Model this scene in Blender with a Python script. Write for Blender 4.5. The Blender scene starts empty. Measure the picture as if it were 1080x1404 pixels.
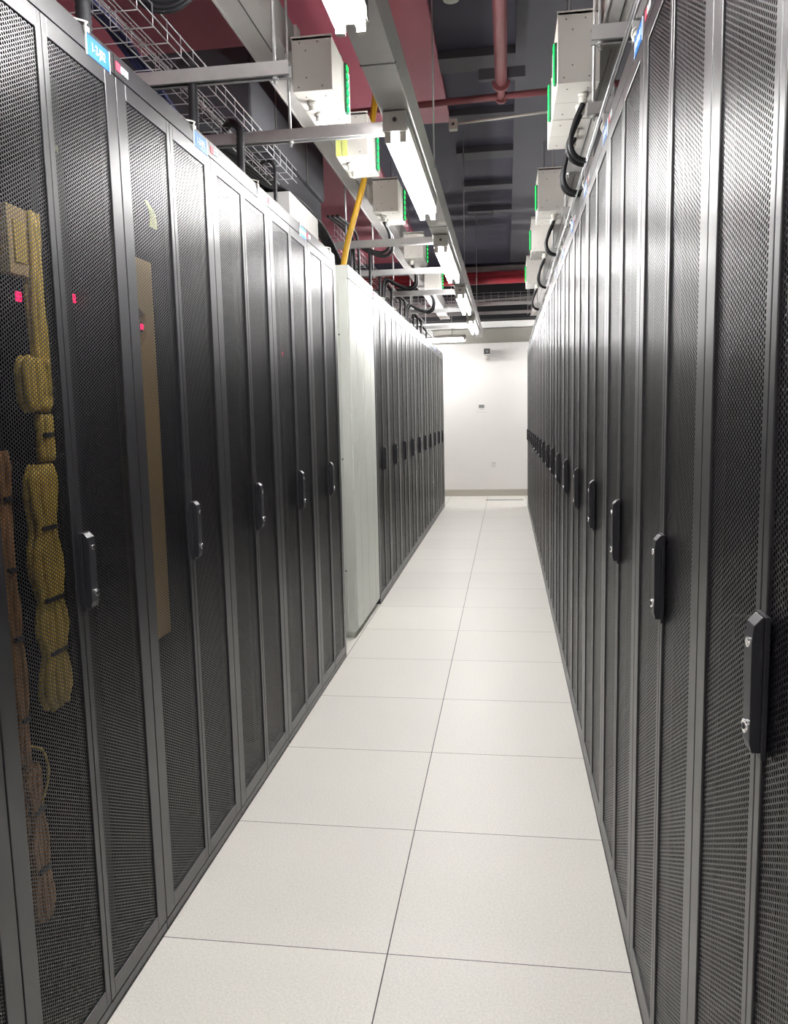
import bpy, math, random
import numpy as np
from mathutils import Vector, Matrix
random.seed(7)
PI = math.pi
scn = bpy.context.scene
C = scn.collection

# ------------------------------------------------------------ camera
F_PX, W_PX, H_PX = 1075.2, 1080.0, 1404.0
cam_d = bpy.data.cameras.new('camera')
cam = bpy.data.objects.new('camera', cam_d)
C.objects.link(cam)
scn.camera = cam
yaw, pitch, roll = -0.1442, -0.1238, -0.022
fv = Vector((math.sin(yaw)*math.cos(pitch), math.cos(yaw)*math.cos(pitch), math.sin(pitch)))
r0 = Vector((math.cos(yaw), -math.sin(yaw), 0)); u0 = r0.cross(fv)
rv = r0*math.cos(roll) + u0*math.sin(roll)
uv = -r0*math.sin(roll) + u0*math.cos(roll)
M = Matrix(((rv.x, uv.x, -fv.x, 0.3049), (rv.y, uv.y, -fv.y, 0.0), (rv.z, uv.z, -fv.z, 1.3584), (0, 0, 0, 1)))
cam.matrix_world = M
cam_d.sensor_fit = 'VERTICAL'
cam_d.sensor_height = 36.0
cam_d.lens = 36.0*F_PX/H_PX
cam_d.clip_start = 0.02

# ------------------------------------------------------------ world, exposure
scn.view_settings.view_transform = 'Standard'
scn.view_settings.look = 'None'
scn.view_settings.gamma = 1
scn.view_settings.use_curve_mapping = False
scn.view_settings.exposure = 1.85
TUBE_POWER = 30.0
w = bpy.data.worlds.new('world'); scn.world = w; w.use_nodes = True
w.node_tree.nodes['Background'].inputs[0].default_value = (0.75, 0.8, 1.0, 1)
w.node_tree.nodes['Background'].inputs[1].default_value = 0.02

# ------------------------------------------------------------ materials
def new_mat(name):
    m = bpy.data.materials.new(name); m.use_nodes = True
    nt = m.node_tree
    return m, nt, nt.nodes['Principled BSDF']

def paint(name, col, rough=0.5, metal=0.0, var=0.06, scale=12, bump=0.0, bscale=300, spec=0.5, coat=0.0):
    m, nt, b = new_mat(name)
    b.inputs['Roughness'].default_value = rough
    b.inputs['Metallic'].default_value = metal
    b.inputs['Specular IOR Level'].default_value = spec
    b.inputs['Coat Weight'].default_value = coat
    b.inputs['Coat Roughness'].default_value = 0.2
    tc = nt.nodes.new('ShaderNodeTexCoord')
    n = nt.nodes.new('ShaderNodeTexNoise'); n.inputs['Scale'].default_value = scale
    n.inputs['Detail'].default_value = 3
    nt.links.new(tc.outputs['Object'], n.inputs['Vector'])
    mr = nt.nodes.new('ShaderNodeMapRange')
    mr.inputs['To Min'].default_value = 1-var; mr.inputs['To Max'].default_value = 1+var
    nt.links.new(n.outputs['Fac'], mr.inputs['Value'])
    vm = nt.nodes.new('ShaderNodeVectorMath'); vm.operation = 'SCALE'
    vm.inputs[0].default_value = col
    nt.links.new(mr.outputs['Result'], vm.inputs['Scale'])
    nt.links.new(vm.outputs['Vector'], b.inputs['Base Color'])
    if bump:
        n2 = nt.nodes.new('ShaderNodeTexNoise'); n2.inputs['Scale'].default_value = bscale
        nt.links.new(tc.outputs['Object'], n2.inputs['Vector'])
        bp = nt.nodes.new('ShaderNodeBump'); bp.inputs['Strength'].default_value = bump
        bp.inputs['Distance'].default_value = 0.001
        nt.links.new(n2.outputs['Fac'], bp.inputs['Height'])
        nt.links.new(bp.outputs['Normal'], b.inputs['Normal'])
    return m

def emit(name, col, strength):
    m, nt, b = new_mat(name)
    b.inputs['Base Color'].default_value = (*col, 1)
    b.inputs['Emission Color'].default_value = (*col, 1)
    b.inputs['Emission Strength'].default_value = strength
    return m

RACK = (0.014, 0.0135, 0.016)
RACK_IOR = 1.78
m_rack = paint('black_powder_coat', RACK, 0.335, 0.0, 0.05, 8)
m_rack.node_tree.nodes['Principled BSDF'].inputs['IOR'].default_value = RACK_IOR
m_inner = paint('dark_interior', (0.012, 0.012, 0.014), 0.8)
m_white = paint('white_cabinet_paint', (0.62, 0.64, 0.59), 0.38, 0, 0.02, 5)
m_steel = paint('galvanised_steel', (0.60, 0.60, 0.59), 0.42, 0.6, 0.14, 25)
m_wire = paint('zinc_wire', (0.62, 0.62, 0.63), 0.35, 0.8, 0.08, 30)
m_trunk = paint('grey_trunking', (0.54, 0.53, 0.515), 0.5, 0.3, 0.06, 14)
m_busway = paint('aluminium_busway', (0.58, 0.56, 0.535), 0.5, 0.25, 0.06, 8)
m_box = paint('pale_grey_box', (0.64, 0.62, 0.57), 0.5, 0, 0.03, 10)
m_chrome = paint('chrome', (0.85, 0.85, 0.86), 0.15, 1.0, 0.02)
m_plastic = paint('black_plastic', (0.016, 0.016, 0.020), 0.38, 0, 0.1, 30, spec=0.5)
m_cable = paint('black_cable', (0.012, 0.012, 0.014), 0.45, 0, 0.2, 60)
m_sleeve = paint('black_corrugated_sleeve', (0.02, 0.02, 0.023), 0.5, 0, 0.2, 60)
m_blue_c = paint('blue_cable', (0.02, 0.025, 0.12), 0.5, 0, 0.2, 50)
m_yellow_duct = paint('yellow_fibre_tube', (0.75, 0.42, 0.02), 0.45, 0, 0.05, 30)
m_yellow = paint('yellow_fibre', (0.58, 0.40, 0.06), 0.6, 0, 0.25, 40)
m_amber = paint('amber_cable_guide', (0.50, 0.34, 0.13), 0.65, 0, 0.08, 18)
m_orange = paint('orange_fibre', (0.36, 0.17, 0.05), 0.6, 0, 0.5, 40)
m_red = paint('red_pipe_paint', (0.42, 0.035, 0.05), 0.4, 0, 0.08, 6)
m_redpink = paint('dusty_red_pipe_paint', (0.30, 0.09, 0.10), 0.5, 0, 0.12, 8)
m_maroon = paint('maroon_ceiling_paint', (0.55, 0.12, 0.18), 0.45, 0, 0.08, 2)
m_ceil = paint('dark_blue_grey_ceiling', (0.062, 0.059, 0.090), 0.7, 0, 0.12, 1.5)
m_beam = paint('charcoal_beam_paint', (0.10, 0.098, 0.112), 0.7, 0, 0.1, 2)
m_duct = paint('black_insulation', (0.045, 0.045, 0.052), 0.75, 0, 0.12, 9, 0.3, 60)
m_wall = paint('white_wall_paint', (0.78, 0.765, 0.74), 0.75, 0, 0.015, 1.5)
m_bulk = paint('olive_grey_casing', (0.27, 0.26, 0.225), 0.5, 0, 0.05, 3)
m_skirt = paint('brushed_skirting', (0.50, 0.48, 0.42), 0.3, 0.7, 0.05, 6)
m_tie = paint('white_nylon_tie', (0.85, 0.84, 0.76), 0.5)
m_blue = paint('blue_label', (0.005, 0.13, 0.45), 0.45, 0, 0.03)
m_txt = paint('white_print', (0.7, 0.75, 0.78), 0.5, 0, 0.0)
m_logo = paint('red_print', (0.55, 0.04, 0.08), 0.5, 0, 0.0)
m_clear = paint('green_tinted_cover', (0.05, 0.14, 0.09), 0.25, 0, 0.1, 50)
m_dark = paint('dark_grey_plastic', (0.06, 0.06, 0.06), 0.4)
m_screen = paint('grey_display', (0.22, 0.23, 0.22), 0.3)
m_lime = paint('yellow_green_tag', (0.62, 0.66, 0.20), 0.6)
m_tube = emit('fluorescent_tube', (1.0, 0.99, 0.99), TUBE_POWER)
m_led = emit('green_led', (0.0, 1.0, 0.14), 0.32)
m_redled = emit('red_led', (1.0, 0.01, 0.10), 0.9)

# perforated steel: hexagonal lattice of round holes, 8 mm apart
def perforated():
    m, nt, b = new_mat('perforated_black_steel')
    L = nt.links
    b.inputs['Base Color'].default_value = (*RACK, 1)
    b.inputs['Roughness'].default_value = 0.335
    b.inputs['IOR'].default_value = RACK_IOR
    tc = nt.nodes.new('ShaderNodeTexCoord')
    P, A = 0.008, 0.00693
    def vmath(op, a, bb=None):
        n = nt.nodes.new('ShaderNodeVectorMath'); n.operation = op
        if isinstance(a, tuple): n.inputs[0].default_value = a
        else: L.new(a, n.inputs[0])
        if bb is not None:
            if isinstance(bb, tuple): n.inputs[1].default_value = bb
            else: L.new(bb, n.inputs[1])
        return n
    q = vmath('MULTIPLY', tc.outputs['Object'], (0, 1/(2*A), 1/P)).outputs[0]
    def dist(off):
        f = vmath('FRACTION', vmath('ADD', q, (0, off[0], off[1])).outputs[0]).outputs[0]
        s = vmath('SUBTRACT', f, (0, 0.5, 0.5)).outputs[0]
        k = vmath('MULTIPLY', s, (0, 2*A, P)).outputs[0]
        return vmath('LENGTH', k).outputs['Value']
    mn = nt.nodes.new('ShaderNodeMath'); mn.operation = 'MINIMUM'
    L.new(dist((0.5, 0.5)), mn.inputs[0]); L.new(dist((0.0, 0.0)), mn.inputs[1])
    gt = nt.nodes.new('ShaderNodeMath'); gt.operation = 'GREATER_THAN'
    gt.inputs[1].default_value = 0.00315
    L.new(mn.outputs[0], gt.inputs[0])
    L.new(gt.outputs[0], b.inputs['Alpha'])
    return m
m_perf = perforated()

def floor_material():
    m, nt, b = new_mat('raised_floor_tiles')
    L = nt.links
    tc = nt.nodes.new('ShaderNodeTexCoord')
    def vm(op, a, bb):
        n = nt.nodes.new('ShaderNodeVectorMath'); n.operation = op
        L.new(a, n.inputs[0]); n.inputs[1].default_value = bb
        return n.outputs[0]
    p = vm('ADD', tc.outputs['Object'], (30.0, 30.0-1.8116+0.6*4, 0))
    q = vm('MULTIPLY', p, (1/0.6, 1/0.6, 0))
    fr = nt.nodes.new('ShaderNodeVectorMath'); fr.operation = 'FRACTION'; L.new(q, fr.inputs[0])
    s = vm('SUBTRACT', fr.outputs[0], (0.5, 0.5, 0))
    ab = nt.nodes.new('ShaderNodeVectorMath'); ab.operation = 'ABSOLUTE'; L.new(s, ab.inputs[0])
    sep = nt.nodes.new('ShaderNodeSeparateXYZ'); L.new(ab.outputs[0], sep.inputs[0])
    def gtn(sock, v):
        g = nt.nodes.new('ShaderNodeMath'); g.operation = 'GREATER_THAN'
        L.new(sock, g.inputs[0]); g.inputs[1].default_value = v
        return g.outputs[0]
    gx, gy = gtn(sep.outputs[0], 0.5-0.0016/0.6), gtn(sep.outputs[1], 0.5-0.0012/0.6)
    mx = nt.nodes.new('ShaderNodeMath'); mx.operation = 'MAXIMUM'
    L.new(gx, mx.inputs[0]); L.new(gy, mx.inputs[1])
    # per-tile tone
    fl = nt.nodes.new('ShaderNodeVectorMath'); fl.operation = 'FLOOR'; L.new(q, fl.inputs[0])
    wn = nt.nodes.new('ShaderNodeTexWhiteNoise'); L.new(fl.outputs[0], wn.inputs['Vector'])
    n1 = nt.nodes.new('ShaderNodeTexNoise'); n1.inputs['Scale'].default_value = 160; n1.inputs['Detail'].default_value = 4
    n2 = nt.nodes.new('ShaderNodeTexNoise'); n2.inputs['Scale'].default_value = 1.3
    L.new(tc.outputs['Object'], n1.inputs['Vector']); L.new(tc.outputs['Object'], n2.inputs['Vector'])
    def mrange(sock, a, bb, f0=0, f1=1):
        r = nt.nodes.new('ShaderNodeMapRange'); L.new(sock, r.inputs['Value'])
        r.inputs['From Min'].default_value = f0; r.inputs['From Max'].default_value = f1
        r.inputs['To Min'].default_value = a; r.inputs['To Max'].default_value = bb
        return r.outputs[0]
    def mul(a, bb):
        r = nt.nodes.new('ShaderNodeMath'); r.operation = 'MULTIPLY'; L.new(a, r.inputs[0]); L.new(bb, r.inputs[1]); return r.outputs[0]
    k = mul(mul(mrange(n1.outputs['Fac'], 0.9, 1.08, 0.3, 0.7), mrange(wn.outputs['Value'], 0.97, 1.02)), mrange(n2.outputs['Fac'], 0.97, 1.03))
    sc = nt.nodes.new('ShaderNodeVectorMath'); sc.operation = 'SCALE'; sc.inputs[0].default_value = (0.78, 0.76, 0.705)
    L.new(k, sc.inputs['Scale'])
    mix = nt.nodes.new('ShaderNodeMix'); mix.data_type = 'RGBA'
    L.new(mx.outputs[0], mix.inputs[0]); L.new(sc.outputs[0], mix.inputs[6])
    mix.inputs[7].default_value = (0.05, 0.045, 0.04, 1)
    L.new(mix.outputs[2], b.inputs['Base Color'])
    b.inputs['Roughness'].default_value = 0.42
    b.inputs['Specular IOR Level'].default_value = 0.4
    return m
m_floor = floor_material()

# ------------------------------------------------------------ mesh builder
class MB:
    def __init__(s): s.v = []; s.f = []; s.mi = []; s.mats = []; s.smooth = []
    def m(s, mat):
        if mat not in s.mats: s.mats.append(mat)
        return s.mats.index(mat)
    def box(s, x0, x1, y0, y1, z0, z1, mat):
        o = len(s.v); k = s.m(mat)
        s.v += [(x, y, z) for x in (x0, x1) for y in (y0, y1) for z in (z0, z1)]
        for f in ((0,1,3,2), (4,6,7,5), (0,4,5,1), (2,3,7,6), (0,2,6,4), (1,5,7,3)):
            s.f.append(tuple(o+i for i in f)); s.mi.append(k); s.smooth.append(False)
        return s
    def prism(s, poly, axis, a, b, mat):
        """extrude a 2-D polygon along axis from a to b (poly given in the two other axes, in order)"""
        o = len(s.v); k = s.m(mat); n = len(poly)
        for t in (a, b):
            for p in poly:
                c = list(p); c.insert('xyz'.index(axis), t); s.v.append(tuple(c))
        s.f += [tuple(o+i for i in range(n))[::-1], tuple(o+n+i for i in range(n))]
        for i in range(n): s.f.append((o+i, o+(i+1) % n, o+n+(i+1) % n, o+n+i))
        s.mi += [k]*(n+2); s.smooth += [False]*(n+2)
        return s
    def tube(s, pts, r, mat, n=8, cap=True, ribs=None):
        pts = [Vector(p) for p in pts]; o = len(s.v); k = s.m(mat)
        rr = r if isinstance(r, (list, tuple)) else [r]*len(pts)
        up = None
        for i, p in enumerate(pts):
            t = (pts[min(i+1, len(pts)-1)]-pts[max(i-1, 0)]).normalized()
            if up is None: up = t.orthogonal().normalized()
            up = (up - t*up.dot(t)).normalized(); sd = t.cross(up)
            for j in range(n):
                a = 2*PI*j/n + PI/n
                s.v.append(tuple(p + (up*math.cos(a)+sd*math.sin(a))*rr[i]))
        for i in range(len(pts)-1):
            for j in range(n):
                s.f.append((o+i*n+j, o+i*n+(j+1) % n, o+(i+1)*n+(j+1) % n, o+(i+1)*n+j)); s.mi.append(k); s.smooth.append(n > 4)
        if cap:
            s.f += [tuple(o+j for j in range(n))[::-1], tuple(o+(len(pts)-1)*n+j for j in range(n))]
            s.mi += [k, k]; s.smooth += [False, False]
        return s
    def cyl(s, c, axis, r, h, mat, n=16):
        d = Vector([1 if a == axis else 0 for a in 'xyz'])*h/2; c = Vector(c)
        return s.tube([c-d, c+d], r, mat, n)
    def build(s, name, parent=None, bevel=0.0):
        me = bpy.data.meshes.new(name); me.from_pydata(s.v, [], s.f)
        for mt in s.mats: me.materials.append(mt)
        me.polygons.foreach_set('material_index', s.mi); me.polygons.foreach_set('use_smooth', s.smooth)
        me.update()
        o = bpy.data.objects.new(name, me); C.objects.link(o); o.parent = parent
        if bevel:
            b = o.modifiers.new('bevel', 'BEVEL'); b.width = bevel; b.segments = 2; b.limit_method = 'ANGLE'
        return o

def tag(o, label, cat, group=None):
    o['label'] = label; o['category'] = cat
    if group: o['group'] = group
    return o
def thing(name, label, cat, loc=(0, 0, 0), rz=0, group=None):
    o = bpy.data.objects.new(name, None); C.objects.link(o); o.location = loc; o.rotation_euler = (0, 0, rz)
    o.empty_display_size = 0.1
    return tag(o, label, cat, group)
def struct(o): o['kind'] = 'structure'; return o
def copy_tree(o, parent=None):
    c = o.copy(); C.objects.link(c); c.parent = parent
    for ch in o.children: copy_tree(ch, c)
    return c
ORD = 'first second third fourth fifth sixth seventh eighth ninth tenth eleventh twelfth thirteenth fourteenth fifteenth sixteenth seventeenth eighteenth nineteenth'.split()

def smooth_path(pts, n=8):
    P = [Vector(p) for p in pts]; P = [P[0]]+P+[P[-1]]; out = []
    for i in range(1, len(P)-2):
        for k in range(n):
            t = k/n
            out.append(0.5*((2*P[i])+(-P[i-1]+P[i+1])*t+(2*P[i-1]-5*P[i]+4*P[i+1]-P[i+2])*t*t+(-P[i-1]+3*P[i]-3*P[i+1]+P[i+2])*t**3))
    out.append(P[-2]); return out

# ------------------------------------------------------------ room shell
YF, YB, XL, XR, ZC = 12.87, -2.4, -3.6, 3.2, 3.65
struct(MB().box(XL, XR, YB, YF, -0.1, 0, m_floor).build('floor'))
struct(MB().box(XL, XR, YF, YF+0.15, 0, ZC, m_wall).build('wall_far'))
struct(MB().box(XL, XR, YB-0.15, YB, 0, ZC, m_wall).build('wall_back'))
struct(MB().box(XL-0.15, XL, YB, YF, 0, ZC, m_wall).build('wall_left'))
struct(MB().box(XR, XR+0.15, YB, YF, 0, ZC, m_wall).build('wall_right'))
struct(MB().box(XL, XR, YB, YF, ZC, ZC+0.15, m_ceil).build('ceiling'))
struct(MB().box(XL, -0.12, YB, 6.45, ZC-0.04, ZC, m_maroon).box(XL, -0.85, 6.45, 12.0, ZC-0.04, ZC, m_maroon).build('ceiling'))
struct(MB().box(XL, XR, YF-0.015, YF, 0, 0.108, m_skirt).build('baseboard_far'))
# ceiling beams: one long beam on the right and four cross beams
struct(MB().box(0.37, 1.35, YB, 12.3, ZC-0.06, ZC, m_beam).build('trim_1'))
for i, (a, b) in enumerate([(4.25, 4.45), (5.32, 5.54), (6.30, 6.47), (7.18, 7.38), (8.20, 8.38), (9.2, 9.4)]):
    struct(MB().box(-0.12 if i != 9 else 0, 0.37, a, b, ZC-0.05, ZC, m_beam).build('trim_%d' % (i+2)))
# bulkhead across the far end
struct(MB().box(XL, XR, 12.79, YF, 2.458, 2.674, m_bulk).build('trim_9'))
struct(MB().box(XL, XR, 12.50, YF, 2.795, 3.45, m_inner).build('trim_10'))

# ------------------------------------------------------------ server racks
ZB, ZT, ZH = 0.030, 2.160, 2.210      # door bottom, door top, rack top
def text_mesh(body, size, extr=0.0004):
    cu = bpy.data.curves.new('t', 'FONT'); cu.body = body; cu.size = size; cu.extrude = extr
    cu.align_x = 'CENTER'; cu.align_y = 'CENTER'; cu.offset = 0.0
    to = bpy.data.objects.new('t', cu); C.objects.link(to)
    dg = bpy.context.evaluated_depsgraph_get()
    me = bpy.data.meshes.new_from_object(to.evaluated_get(dg))
    bpy.data.objects.remove(to)
    return me

def make_rack():
    root = thing('server_rack', 'x', 'server rack')
    b = MB()
    D = -1.10
    for s in (-1, 1):
        b.box(D, -0.024, s*0.2985-0.0008, s*0.2985+0.0008, 0.005, ZH, m_inner)
    b.box(D, -0.001, -0.298, 0.298, ZH-0.002, ZH, m_rack)
    b.box(-0.05, -0.001, -0.2985, 0.2985, ZT+0.004, ZH-0.002, m_rack)      # header
    b.box(-0.05, -0.001, -0.2985, 0.2985, 0.002, ZB-0.004, m_rack)         # plinth
    b.box(D, D+0.002, -0.297, 0.297, 0.01, ZH-0.003, m_inner)
    b.box(D, -0.05, -0.297, 0.297, 0.01, 0.012, m_inner)
    for s in (-1, 1):
        b.box(-0.16, -0.13, s*0.255-0.02, s*0.255+0.02, 0.03, 2.15, m_inner)
        b.box(-0.85, -0.82, s*0.255-0.02, s*0.255+0.02, 0.03, 2.15, m_inner)
        b.box(-1.05, -0.05, s*0.285-0.008, s*0.285+0.008, 1.0, 1.04, m_inner)
    b.build('body', root)
    for s in (-1, 1):
        a, c = 0.0014, 0.2980        # leaf edges
        ms0, ms1 = 0.020, 0.250      # mesh area
        def Y(v): return v*s
        def bx(mb, x0, x1, y0, y1, z0, z1, mat):
            y0, y1 = sorted((Y(y0), Y(y1))); mb.box(x0, x1, y0, y1, z0, z1, mat)
        d = MB()
        bx(d, -0.022, 0, ms1, c, ZB, ZT, m_rack)
        bx(d, -0.022, 0, a, ms0, ZB, ZT, m_rack)
        bx(d, -0.022, 0, ms0, ms1, ZT-0.038, ZT, m_rack)
        bx(d, -0.022, 0, ms0, ms1, ZB, ZB+0.042, m_rack)
        door = d.build('door', root, bevel=0.0012)
        p = MB()
        # punched sheet: its front and back planes
        for xx in (-0.0040, -0.0044):
            o = len(p.v); k = p.m(m_perf)
            p.v += [(xx, Y(ms0-0.001), ZB+0.041), (xx, Y(ms1+0.001), ZB+0.041), (xx, Y(ms1+0.001), ZT-0.037), (xx, Y(ms0-0.001), ZT-0.037)]
            p.f.append((o, o+1, o+2, o+3) if s > 0 else (o+3, o+2, o+1, o)); p.mi.append(k); p.smooth.append(False)
        p.build('perforated_panel', door)
        if s == 1:
            h = MB(); zc = 1.036
            y0, y1 = 0.003, 0.037
            h.box(0, 0.006, y0-0.002, y1+0.002, zc-0.085, zc+0.085, m_plastic)
            # lever: slanted head at the top, tapered foot at the bottom (profile in x,z)
            prof = [(0.006, zc-0.078), (0.015, zc-0.078), (0.018, zc-0.066), (0.019, zc+0.055), (0.017, zc+0.074), (0.008, zc+0.084), (0.006, zc+0.084)]
            o = len(h.v)
            h.prism([(x, y) for x, y in prof], 'y', y0+0.004, y1-0.002, m_plastic)
            h.cyl((0.0185, (y0+y1)/2+0.004, zc+0.052), 'x', 0.006, 0.006, m_chrome)
            h.cyl((0.0185, (y0+y1)/2+0.006, zc-0.048), 'x', 0.0085, 0.008, m_chrome)
            h.cyl((0.0227, (y0+y1)/2+0.006, zc-0.048), 'x', 0.004, 0.002, m_plastic)
            h.build('handle', door, bevel=0.0008)
    return root

def add_header_marks(root, body_text):
    """blue name label with a white tie, and the maker's mark, on the header"""
    lb = MB()
    lb.box(-0.0008, 0.0012, 0.174, 0.276, 2.156, 2.200, m_blue)
    lb.box(-0.0008, 0.0014, 0.172, 0.1755, 2.154, 2.202, m_txt)
    lb.box(-0.0008, 0.0014, 0.2745, 0.278, 2.154, 2.202, m_txt)
    if not body_text:
        for i, (u, wd) in enumerate([(0.184, .006), (0.198, .011), (0.214, .011), (0.230, .012), (0.246, .012), (0.262, .007)]):
            lb.box(0.0012, 0.0016, u-wd*0.35, u+wd*0.35, 2.171 if i % 2 else 2.169, 2.186 if i % 2 else 2.188, m_txt)
    label = lb.build('name_label', root)
    if body_text:
        me = text_mesh(body_text, 0.028); me.materials.clear(); me.materials.append(m_txt)
        to = bpy.data.objects.new('lettering', me); C.objects.link(to); to.parent = label
        to.matrix_local = Matrix(((0, 0, 1, 0.0014), (0.78, 0, 0, 0.225), (0, 1, 0, 2.178), (0, 0, 0, 1)))
    t = MB(); t.tube(smooth_path([(0.001, 0.172, 2.196), (0.006, 0.165, 2.212), (0.002, 0.178, 2.222), (-0.02, 0.16, 2.224), (-0.04, 0.13, 2.222)]), 0.0022, m_tie, 6)
    t.box(-0.004, 0.004, 0.17, 0.186, 2.202, 2.212, m_tie)
    t.build('tie', root)
    g = MB(); g.box(-0.001, 0.0006, -0.292, -0.270, 2.176, 2.196, m_logo)
    # three small white characters beside the red mark
    for i, y in enumerate((-0.262, -0.249, -0.236)):
        g.box(-0.001, 0.0006, y-0.005, y+0.005, 2.1925, 2.1945, m_txt)
        g.box(-0.001, 0.0006, y-0.005, y+0.005, 2.1775, 2.1795, m_txt)
        g.box(-0.001, 0.0006, y-0.005, y-0.003, 2.178, 2.194, m_txt)
        g.box(-0.001, 0.0006, y+0.003, y+0.005, 2.178, 2.194, m_txt)
        g.box(-0.001, 0.0006, y-0.004, y+0.004, 2.1845, 2.187, m_txt)
        if i != 1: g.box(-0.001, 0.0006, y-0.001, y+0.001, 2.178, 2.194, m_txt)
    g.build('maker_mark', root)

proto = make_rack()
YG = 1.84
def place(x, yc, rz, label, group, text=None):
    r = copy_tree(proto)
    r.location = (x, yc, 0); r.rotation_euler = (0, 0, rz); r['label'] = label; r['group'] = group
    add_header_marks(r, text)
    return r
left_notes = ['black double-door mesh rack at the lower left edge, nearest of the left row',
 'black mesh rack full of yellow fibre cables, blue label 1-2-J02 on its header',
 'black mesh rack with one amber cable guide behind its left leaf, second blue label',
 'black mesh rack third to the right of the amber-cable guide rack label, nothing yellow inside',
 'black mesh rack next to last before the gap at the white cabinet, left row',
 'black mesh rack directly before the gap and the white cabinet, left row']
left_notes[3] = 'plain black mesh rack just beyond the rack with the amber cable guide, left row'
for k in range(6):
    place(-0.60, YG-0.9+0.6*k, 0, left_notes[k], 'black racks before the white cabinet', {1: '1-2-J02', 2: '1-2-J03'}.get(k))
for k in range(10):
    yc = 5.46+0.3+0.6*k
    n = ORD[k]
    lab = 'black mesh-door rack, %s beyond the white cabinet in the left row' % n
    if k == 9: lab = 'black mesh-door rack ending the left row beside the white far wall'
    place(-0.60, yc, 0, lab, 'black racks beyond the white cabinet')
for k in range(18):
    yc = 0.954+0.6*k
    lab = 'black mesh-door rack, %s from the camera in the right row' % ORD[k]
    if k == 0: lab = 'nearest black mesh rack of the right row, cut by the right picture edge'
    if k == 17: lab = 'farthest black mesh-door rack ending the right row near the far wall'
    place(0.60, yc, PI, lab, 'black racks in the right row')
def kill(o):
    for c in list(o.children): kill(c)
    bpy.data.objects.remove(o)
kill(proto)

# white cabinet in the left row
t = thing('white_cabinet', 'white steel cabinet with a three-panel ribbed front standing between the black racks', 'cabinet', (-0.60, 4.60, 0))
b = MB()
Y1 = 0.84
b.box(-1.0, -0.012, 0, Y1, 0.04, 2.225, m_white)
b.box(-0.98, -0.03, 0.02, Y1-0.02, 0, 0.04, m_white)
# rib edges of the side panel that faces the aisle's camera end
b.box(-0.060, -0.057, -0.003, 0, 0.05, 2.14, m_white)
b.box(-0.20, -0.197, -0.003, 0, 0.05, 2.14, m_white)
b.build('body', t, bevel=0.003)
b = MB(); b.box(-0.012, 0, 0, Y1, 2.15, 2.225, m_white); b.build('top_rail', t, bevel=0.002)
edges = [0.0, 0.19, 0.43, 0.68, Y1]
for i in range(4):
    b = MB(); b.box(-0.012, 0.0, edges[i]+0.003, edges[i+1]-0.003, 0.05, 2.144, m_white)
    b.build('front_panel', t, bevel=0.003)
for z in (1.83, 1.10, 0.42):
    b = MB(); b.cyl((-0.065, -0.002, z), 'y', 0.005, 0.004, m_dark, 10); b.build('screw', t)

# ------------------------------------------------------------ cables and displays inside the left racks
def bundle(name, label, y0, y1, zs, x, mat, n=9, pinch=(), cat='cable bundle', group='yellow cable bundles inside the left racks'):
    b = MB()
    z0, z1 = zs
    for i in range(n):
        yy = y0+(y1-y0)*(i+0.5)/n
        for layer in range(2):
            pts = []; ym = (y0+y1)/2; xx = x-layer*0.012
            N = max(8, int((z1-z0)/0.03))
            ph = random.random()*6
            for j in range(N+1):
                z = z0+(z1-z0)*j/N
                f = 1.0
                for pz in pinch:
                    f = min(f, 0.55+min(1, abs(z-pz)/0.06)*0.45)
                e = min(1, (z-z0)/0.05+0.6, (z1-z)/0.05+0.6)
                pts.append((xx+0.004*math.sin(ph+z*14), ym+(yy-ym)*f*e+0.0012*math.sin(ph+z*25), z))
            b.tube(pts, (y1-y0)/n*0.62, mat, 6)
    for pz in pinch:
        b.box(x-0.02, x+0.012, (y0+y1)/2-(y1-y0)*0.3, (y0+y1)/2+(y1-y0)*0.3, pz-0.005, pz+0.005, m_plastic)
    return tag(b.build(name), label, cat, group)
XC = -0.735
bundle('fibre_cable_bundle', 'short yellow fibre bundle high behind the mesh of the leftmost full rack', 1.655, 1.70, (1.42, 1.82), XC, m_yellow, 4)
g = MB(); g.box(XC-0.03, XC, 1.585, 1.652, 1.675, 1.82, m_amber).box(XC, XC+0.004, 1.60, 1.645, 1.70, 1.79, m_yellow)
tag(g.build('cable_guide', bevel=0.004), 'amber cable guide block above the red display of the leftmost full rack', 'cable guide')
bundle('fibre_cable_bundle', 'bulging yellow fibre bundle under the red display in the leftmost full rack', 1.595, 1.70, (1.385, 1.50), XC, m_yellow, 7)
bundle('fibre_cable_bundle', 'pinched yellow fibre tuft between two bulges in the leftmost full rack', 1.64, 1.695, (1.27, 1.375), XC, m_yellow, 4, (1.33,))
bundle('fibre_cable_bundle', 'long tied yellow fibre bundle hanging behind the mesh beside the lowest handle', 1.585, 1.695, (0.70, 1.262), XC, m_yellow, 8, (1.12, 0.955, 0.83))
bundle('fibre_cable_bundle', 'orange fibre bundle at the left picture edge, lower half of the rack', 1.475, 1.52, (0.62, 1.30), XC, m_orange, 4, (1.2, 1.05, 0.9, 0.72))
bundle('fibre_cable_bundle', 'loose orange-yellow cables low behind the mesh near the floor', 1.49, 1.555, (0.24, 0.60), XC, m_orange, 6, (0.5, 0.36))
b = MB(); b.tube(smooth_path([(XC, 1.50, 0.66), (XC+.01, 1.545, 0.63), (XC+.01, 1.56, 0.57), (XC, 1.545, 0.51), (XC, 1.51, 0.48)]), 0.003, m_yellow, 6)
tag(b.build('fibre_cable'), 'single yellow fibre loop standing out low in the leftmost full rack', 'cable')
g = MB()
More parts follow.
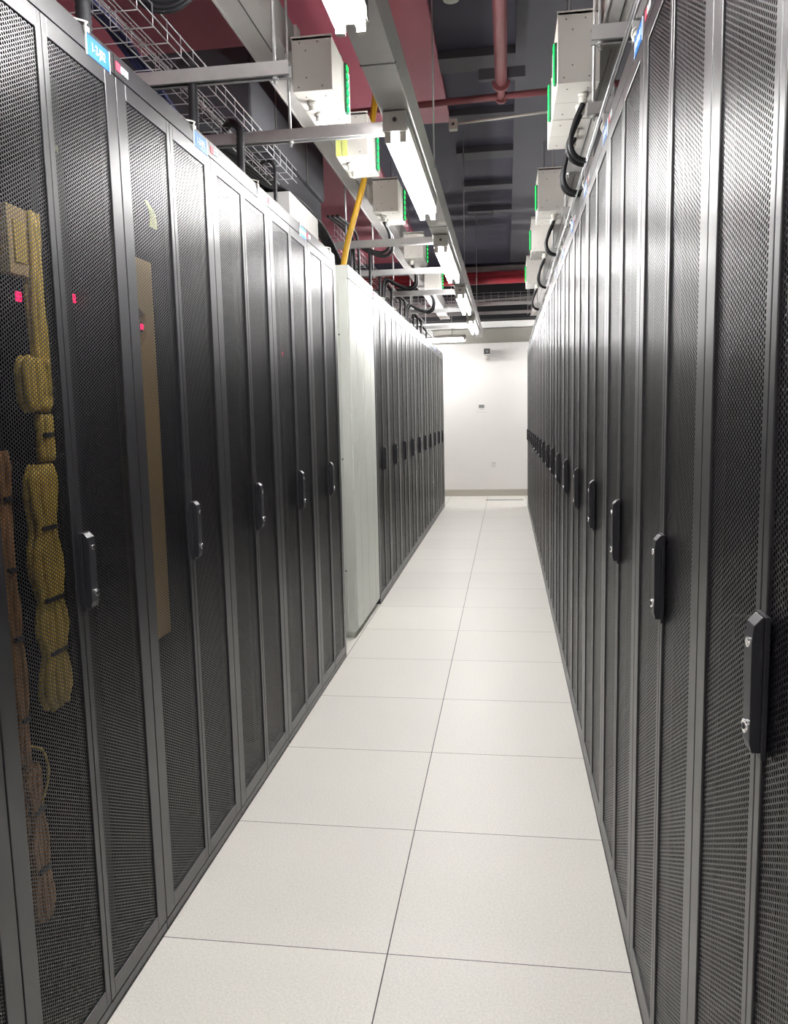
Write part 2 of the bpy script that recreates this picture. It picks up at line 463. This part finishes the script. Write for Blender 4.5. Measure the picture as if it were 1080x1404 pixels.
g.prism([(2.165, 0.70), (2.265, 0.70), (2.275, 1.80), (2.275, 1.82), (2.165, 1.82), (2.165, 1.68), (2.215, 1.66), (2.215, 1.60), (2.165, 1.56)], 'x', XC-0.03, XC, m_amber)
tag(g.build('cable_guide', bevel=0.004), 'tall amber cable guide with a notch behind the second rack mesh', 'cable guide')
for y, z, w_, l in [(1.785, 1.995, .03, 'pale yellow-green cable tuft high behind the mesh of the rack labelled 1-2-J02'),
                   (2.305, 1.955, .045, 'pale yellow-green cable tuft above the tall amber cable guide')]:
    b = MB()
    for i in range(5):
        b.tube(smooth_path([(XC, y-w_/2+i*w_/5, z-0.03), (XC, y-w_/3+i*w_/8, z+0.01), (XC-0.02, y, z+0.05)]), 0.004, m_lime, 5)
    tag(b.build('cable_tuft'), l, 'cable', 'yellow-green cable tufts')
LED = [(1.605, 1.628, 'in the near leaf of the leftmost full rack'), (1.825, 1.655, 'in the far leaf of the leftmost full rack'),
       (2.185, 1.625, 'in the notch of the tall amber guide'), (2.985, 1.658, 'in the plain rack beyond the amber guide'),
       (3.638, 1.653, 'in the fifth left rack'), (4.13, 1.662, 'in the left rack before the white cabinet')]
for i, (y, z, wh) in enumerate(LED):
    t = thing('power_strip', 'black rack power strip with red display ' + wh, 'power strip', (XC-0.002, y, z), 0, 'power strips with red displays')
    b = MB(); b.box(-0.08, -0.075, -0.02, 0.02, -0.5, 0.3, m_inner); b.box(-0.078, 0, -0.014, 0.014, -0.014, 0.014, m_inner); b.build('housing', t, bevel=0.002)
    b = MB(); k = 0.009 if i < 2 else 0.007
    for d in (-0.6, 0.6):      # two seven-segment digits
        for zz in (-1, 0, 1): b.box(0.001, 0.003, d*k-0.42*k, d*k+0.42*k, zz*k-0.12*k, zz*k+0.12*k, m_redled)
        for yy in (-1, 1): b.box(0.001, 0.003, d*k+yy*0.42*k-0.1*k, d*k+yy*0.42*k+0.1*k, -k, k, m_redled)
    b.build('display', t)

# ------------------------------------------------------------ lighting trunking and luminaires
t = thing('lighting_trunking', 'long grey steel lighting trunking hung along the aisle centre', 'trunking')
b = MB()
b.box(-0.152, -0.042, -2.0, 12.0, 2.468, 2.471, m_trunk)
b.box(-0.152, -0.150, -2.0, 12.0, 2.471, 2.590, m_trunk)
b.box(-0.044, -0.042, -2.0, 12.0, 2.471, 2.590, m_trunk)
b.build('channel', t)
for y in (0.4, 2.63, 4.86, 7.0, 9.2):
    b = MB(); b.box(-0.155, -0.039, y-0.004, y+0.004, 2.4665, 2.472, m_dark); b.build('joint', t)
for y in (1.2, 4.0, 6.8, 9.6):
    b = MB(); b.tube([(-0.04, y, 2.55), (-0.04, y, ZC)], 0.004, m_steel, 6); b.build('hanger_rod', t)
def luminaire(label, x, y0, L, z=2.375, rz=0, group='twin-tube luminaires under the trunking'):
    t = thing('tube_light', label, 'light', (x, y0, z), rz, group)
    b = MB(); b.box(-0.045, 0.045, 0, L, 0.040, 0.085, m_box); b.build('housing', t, bevel=0.003)
    for s in (0, L):
        b = MB(); a, c = (s-0.012, s+0.030) if s == 0 else (s-0.030, s+0.012)
        b.box(-0.045, 0.045, a, c, 0.018, 0.087, m_box)
        for q in (-1, 1): b.box(q*0.028-0.012, q*0.028+0.012, min(a+.012, c), max(c-.012, a), -0.016, 0.02, m_box)
        b.cyl((0, a-0.0005 if s == 0 else c+0.0005, 0.058), 'y', 0.008, 0.004, m_dark, 12)
        b.build('end_cap', t)
    for s in (-1, 1):
        b = MB(); b.cyl((s*0.028, L/2, 0), 'y', 0.013, L-0.06, m_tube, 12); b.build('tube', t)
    if rz:
        for q in (0.2, L-0.2):
            b = MB(); b.tube([(0, q, 0.085), (0, q, ZC-z)], 0.004, m_steel, 6); b.build('hanger_rod', t)
    return t
wh = ['lit twin-tube light nearest of all, behind the viewer', 'lit twin-tube light cut by the top picture edge', 'nearest fully visible lit twin-tube light over the aisle', 'second fully visible lit twin-tube light down the aisle',
      'third fully visible lit twin-tube light down the aisle', 'farthest lit twin-tube light over the aisle']
for i in range(6):
    luminaire(wh[i], -0.098, -1.08+2.05*i, 1.22)
luminaire('lit tube light running crossways behind the end of the left rack row', -1.55, 11.95, 1.25, 2.43, -PI/2, 'lights by the far wall')
luminaire('added unseen fill tube light running crossways behind the end of the right rack row', 0.85, 11.95, 1.25, 2.43, -PI/2, 'lights by the far wall')  # added out of view, only to light the far wall evenly

# ------------------------------------------------------------ struts with hangers
def strut(label, x0, x1, y, z, rods=(), group='grey steel cross struts over the left row'):
    t = thing('cross_strut', label, 'strut', ((x0+x1)/2, y, z), 0, group)
    h = (x1-x0)/2
    b = MB()
    b.box(-h, h, -0.021, -0.018, 0, 0.041, m_steel)
    b.box(-h, h, 0.018, 0.021, 0, 0.041, m_steel)
    b.box(-h, h, -0.018, 0.018, 0.038, 0.041, m_steel)
    b.box(-h, h, -0.018, -0.011, 0, 0.003, m_steel); b.box(-h, h, 0.011, 0.018, 0, 0.003, m_steel)
    b.build('channel', t)
    for r in rods:
        b = MB(); b.tube([(r-(x0+x1)/2, 0, -0.02), (r-(x0+x1)/2, 0, ZC-z-0.045)], 0.0055, m_steel, 6)
        b.cyl((r-(x0+x1)/2, 0, -0.004), 'z', 0.012, 0.008, m_steel, 6)
        b.build('hanger_rod', t)
names = ['nearest short cross strut ending beside the first tap-off box, left', 'cross strut reaching from the left racks to the nearest visible light',
         'cross strut just beyond the white cabinet top, left side', 'cross strut second beyond the white cabinet top', 'cross strut third beyond the white cabinet top', 'cross strut fourth beyond the white cabinet top', 'farthest cross strut over the left row']
for (a, c, y), nm in zip([(-1.5, -0.37, 2.57), (-1.5, -0.155, 3.15), (-1.5, -0.155, 5.15), (-1.5, -0.155, 6.2), (-1.5, -0.155, 7.3), (-1.5, -0.155, 8.6), (-1.5, -0.155, 10.2)], names):
    strut(nm, a, c, y, 2.43, (-0.42,) if y < 3 else (-0.53,) if y < 4 else (-0.715,))
for i, (y, x0) in enumerate([(2.52, 0.555), (3.11, 0.60), (3.81, 0.565), (4.6, 0.61), (5.7, 0.60), (7.0, 0.60), (8.5, 0.60)]):
    strut('grey cross strut end over the right row, %s from the camera' % ORD[i], x0, 1.5, y, 2.43, (x0+0.025,), 'grey steel cross struts over the right row')
for i, (y, z) in enumerate([(11.25, 2.83), (12.0, 2.80)]):
    strut('light grey strut crossing the whole aisle, %s from the far wall' % ORD[1-i], -1.8, 1.8, y, z, (-1.0, 0.62), 'struts crossing the aisle')

# ------------------------------------------------------------ busways and tap-off boxes
for sx, nm in ((-1, 'left'), (1, 'right')):
    x0, x1 = (-0.680, -0.545) if sx < 0 else (0.668, 0.750)
    t = thing('busway', 'pale aluminium busway running above the %s rack row' % nm, 'busway')
    b = MB(); b.box(x0, x1, -1.5, 12.2, 2.78, 2.93, m_busway)
    for xx in (x0-0.006, x1-0.002): b.box(xx, xx+0.008, -1.5, 12.2, 2.775, 2.785, m_busway)
    b.box((x0+x1)/2+0.012, (x0+x1)/2+0.015, -1.5, 12.2, 2.777, 2.78, m_dark)
    b.build('casing', t)
    for y in (1.1, 3.32, 6.0, 9.0):
        b = MB(); b.box(x0-0.012, x1+0.012, y, y+0.06, 2.766, 2.94, m_busway); b.build('joint_cover', t, bevel=0.003)
def tap_box(label, x0, x1, y0, L, z0, h, side, group, led=(0.0, 0.19), ledy=0.27, plug=0.05):
    t = thing('tap_off_box', label, 'electrical box', ((x0+x1)/2, y0, z0), 0, group)
    hw = (x1-x0)/2
    b = MB(); b.box(-hw, hw, 0, L, 0, h, m_box)
    b.box(-hw-0.003, hw+0.003, 0.0, 0.004, h-0.01, h+0.006, m_box)
    for (u, v) in ((-.6, .1), (.3, .1), (-.3, .25), (-.3, .75), (.5, .92), (-.7, .92)):
        b.cyl((u*hw, -0.001, h*(1-v)), 'y', 0.003, 0.003, m_dark, 8)
    for (u, v) in ((-.5, .15), (.5, .15), (-.5, .85), (.5, .85)):
        b.cyl((u*hw, L*v, -0.001), 'z', 0.003, 0.003, m_dark, 8)
    b.box(-hw-0.001, hw+0.001, L*0.52, L*0.53, -0.001, h*0.8, m_trunk)
    # plug block towards the busway
    if side < 0: b.box(-hw-plug, -hw+0.001, 0.08, L-0.06, h*0.55, h*0.95, m_box)
    else: b.box(hw-0.001, hw+plug*0.6, 0.08, L-0.06, h*0.55, h*0.95, m_box)
    b.build('housing', t, bevel=0.003)
    xs = hw if side < 0 else -hw
    sg = 1 if side < 0 else -1
    b = MB(); X = sorted((xs, xs+sg*0.010)); b.box(X[0], X[1], ledy-0.016, ledy+0.016, led[0], led[1], m_clear)
    n = 6
    for i in range(n):
        z = led[0]+(led[1]-led[0])*(i+0.5)/n
        for dy in (-0.009, 0.009):
            q = sorted((xs+sg*0.010, xs+sg*0.014)); b.box(q[0], q[1], ledy+dy-0.0045, ledy+dy+0.0045, z-0.009, z+0.009, m_led)
    b.build('led_strip', t)
    for i, yy in enumerate((L*0.30, L*0.62)):
        b = MB(); b.cyl((hw*0.35*(1 if side > 0 else -1), yy, -0.018), 'z', 0.016, 0.036, m_box, 12); b.cyl((hw*0.35*(1 if side > 0 else -1), yy, -0.008), 'z', 0.021, 0.012, m_box, 6); b.build('cable_gland', t)
    return t
LBY = [3.12, 3.90, 4.97, 6.45, 8.05]
nm = ['nearest tap-off box with green lights over the left row', 'second tap-off box with green lights, left side behind the yellow tube', 'third tap-off box with green lights over the left row',
      'fourth tap-off box with green lights over the left row', 'farthest tap-off box over the left row']
for i, y in enumerate(LBY):
    tap_box(nm[i], -0.505, -0.350, y, 0.36, 2.60, 0.195, -1, 'tap-off boxes over the left row', ledy=0.25)
RBY = [3.19, 3.58, 5.10, 6.33, 7.85]
nm = ['largest nearest tap-off box over the right row, green lights on its left', 'tap-off box touching the far side of the nearest right one', 'third tap-off box with green lights over the right row',
      'fourth tap-off box with green lights over the right row', 'farthest tap-off box over the right row, by the red pipe']
for i, y in enumerate(RBY):
    tap_box(nm[i], 0.500, 0.655, y, 0.37, 2.58, 0.25 if i != 1 else 0.17, 1, 'tap-off boxes over the right row', led=(0.02, 0.165), ledy=0.05 if i else 0.06, plug=0.03)

# ------------------------------------------------------------ cables from the boxes to the racks
def cable(name, label, pts, r, mat, n=8, group=None, cat='cable', ribs=False):
    P = smooth_path(pts, 8)
    if ribs:
        Q = []; R = []; L = 0
        for i in range(len(P)-1):
            d = (P[i+1]-P[i]).length; k = max(1, int(d/0.006))
            for j in range(k): Q.append(P[i].lerp(P[i+1], j/k)); R.append(r*(1.0 if len(R) % 2 else 0.86))
        Q.append(P[-1]); R.append(r); b = MB().tube(Q, R, mat, n)
    else: b = MB().tube(P, r, mat, n)
    return tag(b.build(name), label, cat, group)
for i, y in enumerate(RBY):
    for j, yy in enumerate((0.30, 0.62)):
        Y = y+0.37*yy; rr = 0.011 if i < 2 else 0.010
        zb = 2.36+0.02*j-0.02*(i % 2)
        cable('power_cable', 'black cable looping from the %s right tap-off box gland, %s side' % (ORD[i], 'near' if j == 0 else 'far'),
              [(0.605, Y, 2.545), (0.575, Y+0.02, 2.48), (0.560, Y+0.04, zb+0.05), (0.585, Y+0.05, zb), (0.64, Y+0.06, zb-0.01), (0.70, Y+0.05, zb+0.03), (0.76, Y+0.03, zb+0.02), (0.80, Y, 2.22)],
              rr, m_cable, 8, 'black power cables of the right tap-off boxes')
for i, y in enumerate(LBY):
    if i < 2: continue
    for j, yy in enumerate((0.30, 0.62)):
        Y = y+0.36*yy+0.25
        cable('power_cable', 'black cable arching from the %s left tap-off box down to the racks, %s one' % (ORD[i], 'near' if j == 0 else 'far'),
              [(-0.455, Y-0.25, 2.565), (-0.44, Y-0.12, 2.52), (-0.46, Y-0.02, 2.455), (-0.52, Y+0.02, 2.43), (-0.62, Y, 2.46), (-0.70, Y-0.04, 2.50), (-0.73, Y-0.05, 2.42), (-0.735, Y-0.05, 2.21)],
              0.012, m_cable, 8, 'black power cables of the left tap-off boxes')
# vertical sleeves from the wire tray into the rack tops
for i, (y, r, top) in enumerate([(1.90, 0.020, 2.52), (2.58, 0.017, 2.53), (3.04, 0.016, 2.50), (3.50, 0.009, 2.50)]):
    cable('cable_sleeve', ['thick black corrugated sleeve dropping beside the label 1-2-J02', 'thick black sleeve dropping to the second blue label', 'black sleeve dropping behind the third blue label', 'thin black sleeve next to the white casing'][i],
          [(-0.80, y+0.12, top), (-0.745, y+0.04, top-0.01), (-0.70, y, top-0.05), (-0.70, y, 2.36), (-0.70, y, 2.21)], r, m_sleeve, 12, 'black sleeves dropping into the near racks', 'cable', True)
for i, (y, z) in enumerate([(5.95, 2.62), (6.4, 2.52), (7.05, 2.50), (7.65, 2.50), (8.0, 2.52), (8.7, 2.48), (9.1, 2.5), (9.5, 2.5), (10.1, 2.45)]):
    cable('drop_cable', 'black drop cable, %s behind the white cabinet, entering a rack top' % ORD[i],
          [(-0.82, y+0.1, z+0.02), (-0.75, y+0.04, z), (-0.70, y, z-0.06), (-0.70, y, 2.32), (-0.70, y, 2.21)], 0.012, m_cable, 8, 'black drop cables over the far left racks')
# coil at the top left and small things
b = MB()
for k in range(4):
    rr = 0.085+0.009*k
    b.tube([(-0.665+rr*math.cos(a), 2.31+0.006*(k % 2), 2.635+rr*math.sin(a)*0.95) for a in np.linspace(0, 2*PI, 40)], 0.0065, m_cable, 8, False)
tag(b.build('cable_coil'), 'black cable coil hanging at the top picture edge, left side', 'cable')
for i, (dx, x) in enumerate(((0, -0.90), (0.012, -0.885), (0.024, -0.915))):
    cable('blue_cable', 'dark blue data cable in the wire tray, %s of three' % ('leftmost' if i == 2 else 'middle' if i == 0 else 'rightmost'),
          [(x+0.02, 0.6, 2.565), (x, 1.6, 2.565), (x+0.01, 2.3, 2.565), (x-0.02, 2.6, 2.567), (x-0.08, 3.0, 2.565), (x-0.14, 3.3, 2.57)], 0.010, m_blue_c, 8, 'dark blue data cables')
cable('fibre_tube', 'yellow corrugated fibre tube rising from the white cabinet top', [(-0.655, 4.72, 2.226), (-0.62, 4.74, 2.40), (-0.515, 4.72, 2.72), (-0.46, 4.70, 3.0), (-0.43, 4.70, 3.2), (-0.40, 4.72, 3.60)],
      0.019, m_yellow_duct, 12, None, 'cable tube', True)
for i, dx in enumerate((0, 0.03, 0.06)):
    cable('riser_cable', '%s grey-black cable rising beside the yellow tube' % ['left', 'middle', 'right'][i],
          [(-0.72+dx, 5.28, 2.226), (-0.72+dx, 5.28, 2.4), (-0.73+dx, 5.22, 2.55), (-0.80+dx, 5.0, 2.60)], 0.009, m_cable, 8, 'riser cables beside the yellow tube')
for i in range(4):
    cable('tray_cable', 'black cable lying along the white casing top, %s of four' % ['outermost', 'second', 'third', 'innermost'][i],
          [(-0.92-0.01*i, 3.3, 2.53), (-0.85-0.02*i, 3.75, 2.512), (-0.775-0.02*i, 4.1, 2.492), (-0.77-0.02*i, 4.5, 2.490), (-0.77-0.02*i, 4.85, 2.46), (-0.72-0.01*i, 5.05, 2.30), (-0.71-0.01*i, 5.08, 2.226)], 0.009, m_cable, 8, 'black cables on the white casing')

# ------------------------------------------------------------ wire basket trays
def tray(label, x0, x1, y0, y1, z0, h, nl, step, group='steel wire basket trays over the left row', r=0.0021, axis='y'):
    b = MB(); R = m_wire
    def P(a, c, z): return (a, c, z) if axis == 'y' else (c, a, z)
    for i in range(nl+1):
        x = x0+(x1-x0)*i/nl; b.tube([P(x, y0, z0), P(x, y1, z0)], r, R, 6)
    for x in (x0, x1):
        for zz in (0.5, 1.0): b.tube([P(x, y0, z0+h*zz), P(x, y1, z0+h*zz)], r, R, 6)
    y = y0
    while y <= y1+1e-6:
        b.tube([P(x0, y, z0+h*1.08), P(x0, y, z0-r), P(x1, y, z0-r), P(x1, y, z0+h*1.08)], r*0.9, R, 6); y += step
    return tag(b.build('wire_tray'), label, 'cable tray', group)
tray('narrow wire basket tray nearest the aisle, ending over the fourth left rack', -0.83, -0.70, 0.5, 3.88, 2.485, 0.06, 3, 0.1)
tray('wide wire basket tray behind the narrow one, carrying blue cables', -1.35, -0.86, 0.5, 3.42, 2.545, 0.05, 5, 0.1)
tray('wire basket tray beyond the black duct over the far left racks', -1.12, -0.78, 5.1, 12.2, 2.50, 0.08, 6, 0.1)
tray('wire basket tray crossing the aisle before the far wall', 11.1, 11.5, -1.9, 1.9, 2.90, 0.08, 5, 0.1, 'wire trays by the far wall', axis='x')
# thin rails over the right row
t = thing('ladder_rail', 'thin double steel rail running along the right rack tops', 'cable ladder')
for x, z in ((0.613, 2.295), (0.623, 2.345), (0.641, 2.405)):
    b = MB(); b.tube([(x, 0.6, z), (x, 11.4, z)], 0.0035, m_wire, 6); b.build('rail', t)
for y in np.arange(0.9, 11.4, 0.6):
    b = MB(); b.box(0.611, 0.645, y-0.006, y+0.006, 2.2095, 2.292, m_steel); b.box(0.620, 0.645, y-0.006, y+0.006, 2.292, 2.342, m_steel); b.box(0.636, 0.645, y-0.006, y+0.006, 2.342, 2.402, m_steel); b.build('foot', t)

# ------------------------------------------------------------ black duct and white casing over the left row
t = thing('air_duct', 'large matt black insulated duct over the left racks behind the wire tray', 'duct')
b = MB(); b.box(-1.75, -0.80, 3.52, 4.93, 2.66, 2.97, m_duct)
b.build('shell', t, bevel=0.012)
b = MB(); b.box(-1.75, -0.82, 3.96, 4.92, 2.50, 2.66, m_duct); b.build('lower_shell', t, bevel=0.008)
for y in (3.9, 4.5):
    b = MB(); b.box(-1.74, -0.797, y-0.012, y+0.012, 2.657, 2.96, m_dark); b.build('band', t)
t = tag(MB().box(-1.25, -0.765, 3.98, 4.58, 2.212, 2.48, m_wall).build('casing', bevel=0.004), 'white sheet casing standing on top of the left racks', 'casing')
# yellow-green tags under the second strut
for i, x in enumerate((-0.492, -0.462)):
    tag(MB().box(x-0.013, x+0.013, 3.895, 3.8992, 2.60, 2.70, m_lime).build('tag'), ['left', 'right'][i]+' yellow-green tag on the near face of the second left tap-off box', 'tag', 'yellow-green tags')

# ------------------------------------------------------------ ceiling pipes
t = thing('sprinkler_main', 'dusty red pipe running along the ceiling over the aisle', 'pipe')
b = MB(); b.tube([(0.28, -1.5, 3.30), (0.28, 4.95, 3.30)], 0.036, m_redpink, 16); b.build('pipe', t)
b = MB(); b.cyl((0.28, 4.97, 3.30), 'y', 0.055, 0.03, m_redpink, 16); b.box(0.15, 0.42, 4.92, 4.96, 3.30, 3.36, m_beam)
b.build('flange', t)
b = MB(); b.tube([(0.28, 4.95, 3.30), (0.28, 5.20, 3.30)], 0.026, m_redpink, 16); b.cyl((0.28, 5.2, 3.30), 'y', 0.04, 0.03, m_redpink, 12); b.build('coupling', t)
b = MB(); b.tube([(-0.9, 5.28, 3.30), (1.2, 5.12, 3.30)], 0.020, m_redpink, 12); tag(b.build('branch_pipe'), 'thin red pipe crossing the ceiling under the dusty red main', 'pipe')
b = MB(); b.tube([(-1.8, 10.42, 3.03), (1.8, 10.38, 3.03)], 0.045, m_red, 20); tag(b.build('fire_pipe'), 'thick bright red pipe across the aisle, the lower of two', 'pipe', 'bright red pipes')
b = MB(); b.tube([(-1.8, 10.52, 3.115), (1.8, 10.48, 3.115)], 0.045, m_red, 20); tag(b.build('fire_pipe'), 'thick dark red pipe across the aisle, the upper of two', 'pipe', 'bright red pipes')
t = thing('conduit', 'thin pale conduit with a square junction box under the dark ceiling', 'conduit')
b = MB(); b.tube([(-0.01, 5.34, 3.21), (0.75, 5.22, 3.21)], 0.008, m_box, 8); b.build('pipe', t)
b = MB(); b.box(-0.055, -0.002, 5.31, 5.36, 3.17, 3.235, m_box); b.cyl((-0.028, 5.308, 3.20), 'y', 0.010, 0.006, m_dark, 10); b.build('junction_box', t, bevel=0.003)
b = MB(); b.tube([(-0.23, 11.7, 2.96), (0.85, 11.5, 2.97)], 0.010, m_box, 8); tag(b.build('conduit'), 'thin white conduit crossing the aisle in front of the far bulkhead', 'conduit')
t = thing('smoke_detector', 'white ceiling detector at the top picture edge', 'detector', (0.055, 3.95, 3.28))
b = MB(); b.cyl((0, 0, 0.03), 'z', 0.05, 0.03, m_box, 20); b.cyl((0, 0, 0.008), 'z', 0.038, 0.018, m_box, 20); b.build('head', t, bevel=0.003)
b = MB(); b.tube([(0, 0, 0.045), (0, 0, ZC-3.28)], 0.008, m_box, 8); b.build('stem', t)
# ------------------------------------------------------------ far wall fittings
t = thing('security_camera', 'white security camera with dark square front on the far wall', 'camera', (0.004, YF, 2.30))
b = MB(); b.box(-0.055, 0.055, -0.30, -0.06, -0.045, 0.055, m_box); b.build('housing', t, bevel=0.008)
b = MB(); b.box(-0.046, 0.046, -0.306, -0.299, -0.036, 0.046, m_dark); b.cyl((0, -0.31, 0.005), 'y', 0.022, 0.012, m_screen, 16); b.build('front_glass', t, bevel=0.003)
b = MB(); b.tube([(0, -0.16, -0.045), (0, -0.16, -0.085), (0, -0.02, -0.095)], 0.014, m_box, 10); b.cyl((0, -0.012, -0.095), 'y', 0.04, 0.024, m_box, 16); b.build('bracket', t)
t = thing('wall_display', 'small grey screen in a white plate on the far wall at eye height', 'display', (-0.096, YF, 1.44))
b = MB(); b.box(-0.075, 0.075, -0.012, 0, -0.075, 0.075, m_wall); b.build('plate', t, bevel=0.003)
b = MB(); b.box(-0.045, 0.045, -0.015, -0.011, -0.012, 0.042, m_screen); b.box(-0.035, 0.045, -0.014, -0.011, -0.038, -0.026, m_trunk); b.build('screen', t)
t = thing('wall_socket', 'white power socket low on the far wall', 'socket', (0.098, YF, 0.53))
b = MB(); b.box(-0.043, 0.043, -0.010, 0, -0.043, 0.043, m_wall); b.build('plate', t, bevel=0.004)
b = MB(); b.box(-0.028, 0.028, -0.013, -0.009, -0.028, 0.028, m_box)
for dx in (-0.01, 0.01): b.box(dx-0.002, dx+0.002, -0.0135, -0.012, 0.002, 0.014, m_dark)
b.build('socket_face', t)
tag(MB().box(-0.02, 0.56, 12.22, 12.29, 0, 0.006, m_screen).build('floor_strip'), 'thin blue-grey strip lying on the floor by the far wall', 'floor strip')
